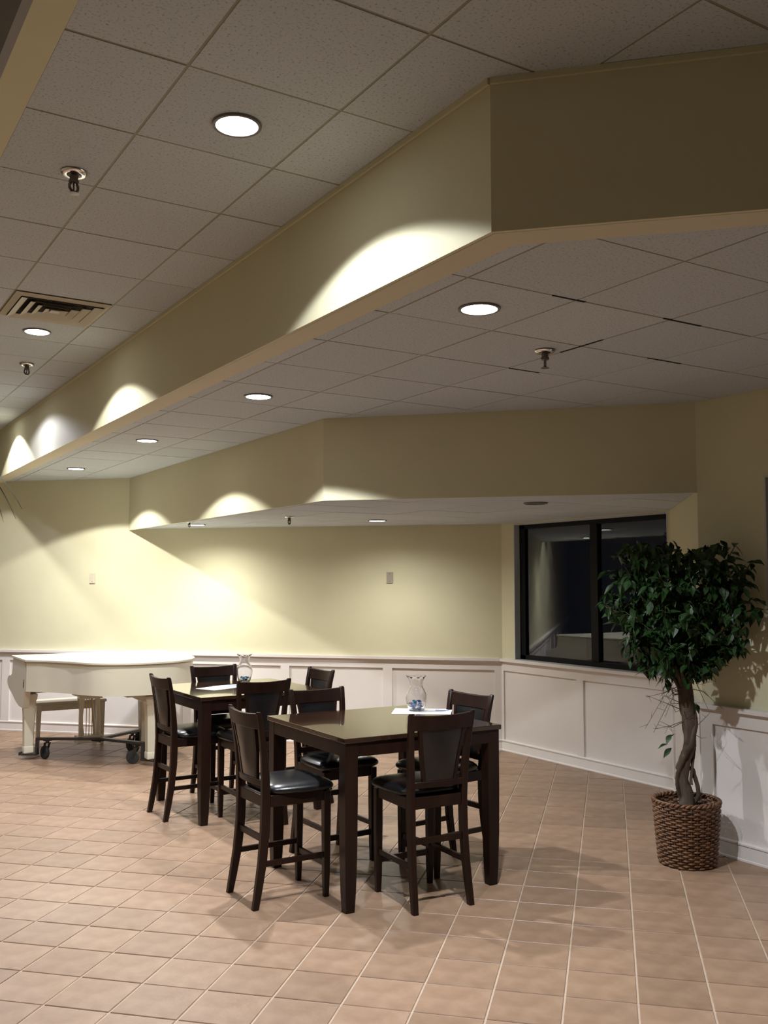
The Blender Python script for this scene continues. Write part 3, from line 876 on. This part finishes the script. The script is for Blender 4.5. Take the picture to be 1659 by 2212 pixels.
m = MB(); m.box(2.0545-PX,2.058-PX,10.255-PY,10.29-PY,0.74,0.797); m.box(2.0545-PX,2.058-PX,10.245-PY,10.27-PY,0.783,0.822); m.build('worn_patch', M['piano_wear'], pn)
legs = [(2.137,10.383),(3.102,9.394),(3.345,10.383)]
for x, y in legs:
    m = MB(); cx, cy = x-PX, y-PY
    rings = [[(a,b,z) for a,b in rrect(cx,cy,w,w,0.006)] for z,w in ((0.064,0.082),(0.074,0.098),(0.130,0.098),(0.138,0.089),(0.45,0.104),(0.60,0.122),(0.61,0.135),(0.664,0.145))]
    m.loft(rings); m.build('leg', M['piano'], pn, smooth=30)
m = MB(); tx, ty = 3.102-PX, 9.394-PY
m.prism([(tx-0.26,ty-0.05),(tx+0.16,ty-0.05),(tx+0.16,ty+0.10),(tx-0.26,ty+0.10)], 0.685, 0.708)
m.loft([[(tx-0.21,ty-0.04,0.685),(tx-0.07,ty-0.04,0.685),(tx-0.07,ty+0.06,0.685),(tx-0.21,ty+0.06,0.685)],[(tx-0.10,ty-0.04,0.632),(tx-0.07,ty-0.04,0.632),(tx-0.07,ty+0.06,0.632),(tx-0.10,ty+0.06,0.632)]])
m.prism([(tx-0.08,ty-0.08),(tx+0.08,ty-0.08),(tx+0.08,ty+0.08),(tx-0.08,ty+0.08)], 0.660, 0.686)
m.build('leg_block', M['piano'], pn)
# pedal lyre
lx, ly = 2.731-PX, 10.287-PY
m = MB(); m.box(lx-0.17,lx+0.19,ly-0.07,ly+0.07,0.628,0.708); m.box(lx-0.12,lx+0.12,ly-0.05,ly+0.05,0.590,0.628); m.build('lyre_block', M['piano'], pn, bevel=0.006)
for dx in (-0.085, 0.085):
    m = MB(); m.loft([[(x,y,z) for x,y in rrect(lx+dx*f,ly,w,0.045,0.005)] for z,w,f in ((0.21,0.044,1.0),(0.40,0.035,1.06),(0.595,0.048,0.95))]); m.build('lyre_post', M['piano'], pn, smooth=40)
m = MB(); m.box(lx-0.14,lx+0.14,ly-0.055,ly+0.06,0.135,0.21); m.build('lyre_box', M['piano'], pn, bevel=0.006)
for dx in (-0.03, 0.0, 0.03):
    m = MB(); m.tube([(lx+dx,ly+0.01,0.21),(lx+dx,ly+0.01,0.595)], 0.0045, 6); m.build('pedal_rod', M['brass'], pn)
for dx in (-0.07, 0.0, 0.07):
    m = MB(); m.loft([[(lx+dx-0.012,ly+0.06,0.153),(lx+dx+0.012,ly+0.06,0.153),(lx+dx+0.012,ly+0.06,0.165),(lx+dx-0.012,ly+0.06,0.165)],[(lx+dx-0.020,ly+0.15,0.143),(lx+dx+0.020,ly+0.15,0.143),(lx+dx+0.020,ly+0.15,0.152),(lx+dx-0.020,ly+0.15,0.152)]]); m.build('pedal', M['brass'], pn)
m = MB()
for dx in (-0.05, 0.07): m.tube([(lx+dx,ly+0.05,0.215),(lx+dx*1.2,ly+0.28,0.655)], 0.012, 8)
m.build('lyre_brace', M['piano'], pn)

# dolly
dy_ = empty('piano_dolly', (PX, PY, 0))
tag(dy_, 'black steel three armed dolly with casters under the white piano', 'dolly')
hub = Vector((2.765, 10.0, 0.205))
for i, (x, y) in enumerate(legs):
    e_ = Vector((x, y, 0.205)); d = (e_-hub); d.z = 0; Ld = d.length; d.normalize()
    end = e_-d*0.085
    m = MB(); m.obox((hub.x-PX,hub.y-PY),(end.x-PX,end.y-PY),0.195,0.221,0.060)
    m.obox((end.x-PX-d.x*0.02,end.y-PY-d.y*0.02),(end.x-PX,end.y-PY),0.048,0.205,0.060)
    m.obox((end.x-PX-d.x*0.02,end.y-PY-d.y*0.02),(x+d.x*0.075-PX,y+d.y*0.075-PY),0.046,0.060,0.085)
    m.obox((x+d.x*0.07-PX,y+d.y*0.07-PY),(x+d.x*0.08-PX,y+d.y*0.08-PY),0.046,0.076,0.085)
    m.build('arm', M['steel'], dy_, bevel=0.003)
    cpos = end-d*(0.115,0.095,0.10)[i]
    cst = MB(); cx, cy = cpos.x-PX, cpos.y-PY
    sd = Vector((-d.y, d.x, 0))
    ang = [0.3, 0.9, 0.2][i]
    wd_ = Vector((math.cos(ang), math.sin(ang), 0)); wn = Vector((-wd_.y, wd_.x, 0))
    tr = 0.045
    cst.prism(rrect(cx,cy,0.08,0.06,0.004), 0.187, 0.195)
    cst.tube([(cx,cy,0.166),(cx,cy,0.189)], 0.020, 12)
    for s in (-1, 1):
        a = Vector((cx,cy,0))+wd_*(s*0.024)
        cst.loft([[tuple(a+wd_*t+wn*q+Vector((0,0,0.172))) for t,q in ((-.002,-.022),(.002,-.022),(.002,.022),(-.002,.022))],
                  [tuple(a+wd_*t+wn*(q+tr)+Vector((0,0,0.056))) for t,q in ((-.002,-.012),(.002,-.012),(.002,.012),(-.002,.012))]])
    cst.loft([[tuple(Vector((cx,cy,0))+wd_*t+wn*q+Vector((0,0,z))) for t,q in ((-.026,-.022),(.026,-.022),(.026,.022),(-.026,.022))] for z in (0.164,0.172)])
    co = cst.build('caster', M['steel'], dy_, smooth=30)
    wl = MB(); c0 = Vector((cx,cy,0.066))+wn*tr
    rings = []
    for t, r in ((-0.019,0.053),(-0.017,0.063),(-0.008,0.066),(0.008,0.066),(0.017,0.063),(0.019,0.053)):
        rings.append([tuple(c0+wd_*t+wn*(r*math.cos(2*PI*j/24))+Vector((0,0,r*math.sin(2*PI*j/24)))) for j in range(24)])
    wl.loft(rings); wl.build('wheel', M['rubber'], co, smooth=40)
m = MB(); m.prism([(hub.x-PX+0.085*math.cos(2*PI*j/18), hub.y-PY+0.085*math.sin(2*PI*j/18)) for j in range(18)], 0.191, 0.195); m.lathe([(0.012,0.172),(0.012,0.192)], 8, c=(hub.x-PX,hub.y-PY,0)); m.build('hub_plate', M['steel'], dy_)

# bench pushed under the keyboard
bx, by = 2.70, 11.09
bn = empty('piano_bench', (bx, by, 0))
tag(bn, 'ivory white piano bench tucked under the piano', 'bench')
m = MB(); m.box(-0.39,0.39,-0.18,0.18,0.468,0.500); m.build('seat', M['piano'], bn, bevel=0.012)
m = MB()
m.box(-0.355,0.355,-0.160,-0.142,0.405,0.468); m.box(-0.355,0.355,0.142,0.160,0.405,0.468)
m.box(-0.365,-0.347,-0.142,0.142,0.405,0.468); m.box(0.347,0.365,-0.142,0.142,0.405,0.468)
m.build('apron', M['piano'], bn, bevel=0.003)
for sx in (-1, 1):
    for sy in (-1, 1):
        m = MB(); m.loft([[(x,y,z) for x,y in rrect(sx*(0.348-0.004*f),sy*0.145,w,w,0.004)] for z,w,f in ((0,0.034,0),(0.40,0.052,1),(0.468,0.054,1))]); m.build('leg', M['piano'], bn, smooth=30)

# ------------------------------------------------------------------ ficus tree in a wicker basket
TX, TY = 5.000, 4.345
fb = empty('wicker_basket', (TX, TY, 0), 0.3)
tag(fb, 'round brown wicker basket holding the small ficus tree', 'basket')
HB = 0.392
def br(z): return 0.172+0.034*min(1, z/0.39)**0.8
NS = 34; rows = 26
m = MB()
for j in range(NS):
    a = 2*PI*j/NS
    m.tube([(br(z)*math.cos(a), br(z)*math.sin(a), z) for z in (0.004,0.1,0.2,0.3,HB)], 0.0048, 5)
tag(m.build('stakes', M['wicker'], fb, smooth=True), kind='stuff')
rw_ = random.Random(5)
for i in range(rows):
    z = 0.012+i*(HB-0.014)/(rows-0.5)
    m = MB(); pts = []
    nseg = NS*5
    ph = i % 2
    for j in range(nseg):
        a = 2*PI*j/nseg
        w = math.cos(a*NS/2+PI*ph); w = math.copysign(abs(w)**0.6, w)
        r = br(z)+0.0058*w
        pts.append((r*math.cos(a), r*math.sin(a), z+0.0022*math.sin(3*a+i)+rw_.uniform(-.0008,.0008)))
    m.tube(pts, 0.0073, 6, loop=True)
    m.build('strand', M['wicker'], fb, smooth=True)
m = MB()
for ph in (0, PI):
    pts = []
    for j in range(160):
        a = 2*PI*j/160
        r = br(0.39)+0.008*math.cos(20*a+ph); pts.append((r*math.cos(a), r*math.sin(a), HB+0.008+0.008*math.sin(20*a+ph)))
    m.tube(pts, 0.0085, 6, loop=True)
m.build('braided_rim', M['wicker'], fb, smooth=True)
m = MB(); m.lathe([(0.160,0.004),(0.162,0.006)], 30); m.build('basket_bottom', M['wicker'], fb)
m = MB(); m.lathe([(0.160,0.006),(br(0.1)-0.014,0.1),(br(0.2)-0.014,0.2),(br(0.33)-0.014,0.335)], 30, cap=False); m.build('liner', M['soil'], fb, smooth=True)

tree = empty('ficus_tree', (TX, TY, 0.0))
tag(tree, 'leafy green ficus tree with twisted trunk beside the window', 'tree')
m = MB(); rs = random.Random(9); rings = []
for r, z in ((0.002,0.352),(0.05,0.350),(0.10,0.345),(0.14,0.338),(0.178,0.332),(0.170,0.300)):
    rings.append([(r*math.cos(2*PI*j/24), r*math.sin(2*PI*j/24), z+rs.uniform(-.006,.006)) for j in range(24)])
m.loft(rings, cap=False); m.build('soil', M['soil'], tree, smooth=True)
# view-aligned plan axes are not used; e1 runs along the wall-parallel diagonal where the crown spreads most
e1 = Vector((0.85, -0.527, 0)); e2 = Vector((0.527, 0.85, 0))
def L3(a, d, z): return e1*a+e2*d+Vector((0,0,z))
def rough_tube(m, pts, rad, n, amp, seed):
    q = random.Random(seed); k0_ = len(m.v); P3 = []; R3 = []
    for i in range(len(pts)-1):
        for f in (0.0, 0.25, 0.5, 0.75):
            p0, p1, p2, p3 = pts[max(i-1,0)], pts[i], pts[i+1], pts[min(i+2,len(pts)-1)]
            P3.append(0.5*((2*p1)+(p2-p0)*f+(2*p0-5*p1+4*p2-p3)*f*f+(3*p1-p0-3*p2+p3)*f**3)); R3.append(rad[i]+(rad[i+1]-rad[i])*f)
    P3.append(pts[-1]); R3.append(rad[-1])
    m.tube(P3, R3, n)
    ridge = [q.uniform(-1, 1) for _ in range(n)]
    for i in range(k0_, len(m.v)):
        c_ = P3[min((i-k0_)//n, len(P3)-1)]; v_ = Vector(m.v[i]); d_ = v_-c_
        w = 1+amp*(0.7*ridge[(i-k0_) % n]+0.6*q.uniform(-1, 1))
        m.v[i] = tuple(c_+d_*w)
main = [L3(-0.02,0.0,0.30),L3(0.015,0,0.42),L3(-0.012,0.01,0.52),L3(-0.002,0.0,0.64),L3(0.026,-0.01,0.76),L3(0.034,0.0,0.88),L3(0.020,0.01,1.00),L3(0.002,0.0,1.12),L3(-0.006,0.0,1.24)]
def on_main(z):
    for q in range(len(main)-1):
        if main[q].z <= z <= main[q+1].z:
            return main[q].lerp(main[q+1], (z-main[q].z)/(main[q+1].z-main[q].z))
    return main[-1]
m = MB(); rough_tube(m, main, [0.046,0.037,0.034,0.034,0.037,0.043,0.043,0.040,0.036], 14, 0.16, 1)
m.build('trunk', M['bark'], tree, smooth=True)
for sd_, turns, ph, rr, r0, z0, z1 in ((2, 6.5, 1.0, 0.040, 0.017, 0.33, 1.24), (3, -5.0, 3.4, 0.040, 0.015, 0.34, 1.22), (4, 3.2, 5.0, 0.046, 0.011, 0.50, 1.20)):
    m = MB(); pts = []
    for i in range(22):
        t = i/21; z = z0+(z1-z0)*t; a = turns*t+ph; b_ = on_main(z)
        k_ = rr+(0.020*max(0, 1-abs(t-0.10)/0.10) if sd_ == 2 else 0)
        pts.append(Vector((b_.x+k_*math.cos(a), b_.y+k_*math.sin(a), z)))
    # a loop standing clear of the trunk low on the right
    if sd_ == 3: pts[1:6] = [on_main(0.38)+e1*0.040, on_main(0.43)+e1*0.062-e2*0.01, on_main(0.49)+e1*0.078-e2*0.01, on_main(0.55)+e1*0.068, on_main(0.60)+e1*0.045]
    rough_tube(m, pts, [r0]*22, 8, 0.15, sd_)
    m.build('vine_stem', M['bark'], tree, smooth=True)
# branches into the crown
rb = random.Random(21)
WALLX = XR-TX-0.03
def crown_ok(p):
    q = p
    if q.x > WALLX and q.y < C3[1]-TY+0.15: return False
    if (q.x+TX-XR) > 0 and (q.y+TY) < C3[1]+RET*(q.x+TX-XR)+0.06: return False
    return True
def width(z):
    # half spread of the crown seen from the room, by height
    t = (z-1.18)/(2.10-1.18)
    t = min(max(t,0),1)
    return 0.16+0.40*min(1.0, (t/0.42))**0.8 if t < 0.42 else 0.56-0.14*((t-0.42)/0.58)**2
tips = []
m = MB()
for i in range(60):
    for _ in range(30):
        z = rb.uniform(1.25, 2.08); a = rb.uniform(0, 2*PI); r = width(z)*math.sqrt(rb.uniform(0.08, 1))
        p = e1*(r*math.cos(a)-0.03)+e2*(r*math.sin(a)*0.78-0.07)+Vector((0,0,z))
        if crown_ok(p): break
    else: continue
    s = Vector((0,0,0))+L3(-0.004,0,rb.uniform(1.05,1.25))
    mid_ = s.lerp(p, 0.5)+Vector((rb.uniform(-.05,.05), rb.uniform(-.05,.05), 0.10))
    pts = [s, s.lerp(mid_,0.5)+Vector((0,0,.03)), mid_, mid_.lerp(p,0.6), p]
    m.tube(pts, [0.012,0.009,0.006,0.004,0.002], 5)
    tips.append((s, mid_, p))
m.build('branches', M['bark'], tree, smooth=True)
m = MB()
for i in range(26):
    z = rb.uniform(0.82, 1.22); a = rb.uniform(2.2, 5.2) if i < 19 else rb.uniform(-1, 1.2)
    d = e1*math.cos(a)+e2*math.sin(a)
    s = L3(0.0,0,z)
    Lg = rb.uniform(0.10, 0.28)
    p1_ = s+d*Lg*0.5+Vector((0,0,rb.uniform(-.06,.08))); p2_ = s+d*Lg+Vector((0,0,rb.uniform(-.20,.12)))
    if not crown_ok(p2_): continue
    m.tube([s,p1_,p2_], [0.003,0.0022,0.0012], 4)
    for _ in range(3):
        q = p1_.lerp(p2_, rb.random()); m.tube([q, q+Vector((rb.uniform(-.05,.05),rb.uniform(-.05,.05),rb.uniform(-.06,.05)))], [0.0016,0.0008], 3)
tag(m.build('twigs', M['twig'], tree, smooth=True), kind='stuff')
# leaves
def leaf_mesh(L, W, droop, fold):
    m = MB(); ns = 5
    prof = [0.0, 0.62, 1.0, 0.86, 0.42, 0.0]
    vs_ = []
    for i in range(ns+1):
        t = i/ns; w = W*0.5*prof[i]; z = -droop*L*t*t
        vs_.append(((-w, L*t, z+fold*w), (0, L*t, z), (w, L*t, z+fold*w)))
    for i in range(ns):
        a, b = vs_[i], vs_[i+1]
        for c_ in (0, 1):
            k_ = len(m.v); m.v += [a[c_], a[c_+1], b[c_+1], b[c_]]
            m.face((k_,k_+1,k_+2,k_+3))
    return m
leafs = [leaf_mesh(0.088,0.044,0.25,0.25), leaf_mesh(0.078,0.038,0.45,0.3), leaf_mesh(0.095,0.046,0.12,0.2), leaf_mesh(0.066,0.034,0.35,0.35)]
leaf_me = [lm.mesh('leaf', M['leaf'], smooth=True) for lm in leafs]
lv = []
def sprig(p, d, n):
    for q in range(n):
        c_ = p-d*(0.022*q)+Vector((rb.uniform(-.022,.022), rb.uniform(-.022,.022), rb.uniform(-.022,.022)))
        yaw = rb.uniform(0, 2*PI); pit = rb.uniform(-1.25, 0.25); roll = rb.uniform(-0.7, 0.7)
        Mx = Matrix.Translation(c_) @ Matrix.Rotation(yaw, 4, 'Z') @ Matrix.Rotation(pit, 4, 'X') @ Matrix.Rotation(roll, 4, 'Y')
        tip = Mx @ Vector((0, 0.09, -0.02))
        if not crown_ok(tip) or not crown_ok(c_): continue
        lv.append((Mx, rb.randrange(4)))
for s, mi_, p in tips:
    d = (p-mi_).normalized()
    sprig(p, d, 13)
    for f in (0.2, 0.4, 0.6, 0.8): sprig(mi_.lerp(p, f), d, 9)
for _ in range(260):
    z = rb.uniform(1.24, 2.07); a = rb.uniform(0, 2*PI); r = width(z)*(rb.uniform(0.55, 1.0))
    p = e1*(r*math.cos(a)-0.03)+e2*(r*math.sin(a)*0.78-0.07)+Vector((0,0,z))
    if crown_ok(p): sprig(p, Vector((math.cos(a), math.sin(a), .2)), 6)
for p in (L3(-0.10,-0.03,0.78), L3(-0.095,-0.03,0.84), L3(0.06,-0.03,1.02), L3(-0.09,0.0,1.17), L3(-0.12,0.0,1.22)):
    sprig(p, Vector((0,0,1)), 2)
camv = Vector((0,0,EYE))-Vector((TX,TY,1.7)); camv.normalize()
def show(t):
    Mx = t[0]; nrm = (Mx.to_3x3() @ Vector((0,0,1))).normalized()
    return Mx.translation.dot(camv) + 0.12*abs(nrm.dot(camv))
lv.sort(key=lambda t: -show(t))
bulk = MB()
for i, (Mx, k_) in enumerate(lv):
    if i < 300:
        o = place('leaf', leaf_me[k_], tree); o.matrix_basis = Mx
    else:
        bulk.add(leafs[k_], Mx)
tag(bulk.build('inner_foliage', M['leaf'], tree, smooth=True), kind='stuff')

# ------------------------------------------------------------------ spiky plant whose blade tips enter at the left edge
dx_, dyy = 1.075, 7.20
dr = empty('dracaena', (dx_, dyy, 0))
tag(dr, 'spiky blue green plant whose blade tips poke in at the left edge', 'plant')
m = MB(); m.lathe([(0.16,0.0),(0.19,0.30),(0.20,0.34),(0.18,0.34),(0.17,0.30)], 24); m.build('pot', M['steel'], dr, smooth=40)
m = MB(); m.lathe([(0.001,0.302),(0.172,0.300)], 24, cap=False); m.build('soil', M['soil'], dr)
m = MB(); m.tube([(0,0,0.28),(0.02,0,1.0),(-0.01,0.01,1.8),(0,0,2.66)], [0.035,0.030,0.027,0.024], 10); m.build('stem', M['bark'], dr, smooth=True)
rd = random.Random(4)
def blade(d, L, rise, drop, w=0.030):
    m = MB(); n = 8; d = Vector((d[0], d[1], 0)); d.normalize(); sd = Vector((-d.y, d.x, 0)); rings = []
    for i in range(n+1):
        t = i/n; c_ = d*(L*t)+Vector((0,0,2.64+rise*t-drop*t*t)); ww_ = w*(0.5+0.9*t if t < 0.35 else 0.82*(1-((t-0.35)/0.65)**1.6)+0.02)
        rings.append([tuple(c_-sd*ww_/2+Vector((0,0,.004))), tuple(c_-Vector((0,0,.002))), tuple(c_+sd*ww_/2+Vector((0,0,.004))), tuple(c_+Vector((0,0,.001)))])
    m.loft(rings); m.build('blade', M['palm'], dr, smooth=True)
for L, r, q in ((0.340,-0.03,0.29),(0.298,-0.11,0.28),(0.212,-0.13,0.28)):
    blade((0.85,-0.527), L, r, q, 0.046)
for i in range(26):
    a = rd.uniform(0.35, 2*PI-0.95)
    d = Vector((math.cos(a-0.555+PI*0), math.sin(a-0.555), 0))
    if d.dot(Vector((0.85,-0.527,0))) > 0.05: continue
    blade(d, rd.uniform(0.35,0.6), rd.uniform(0.0,0.35), rd.uniform(0.15,0.45))
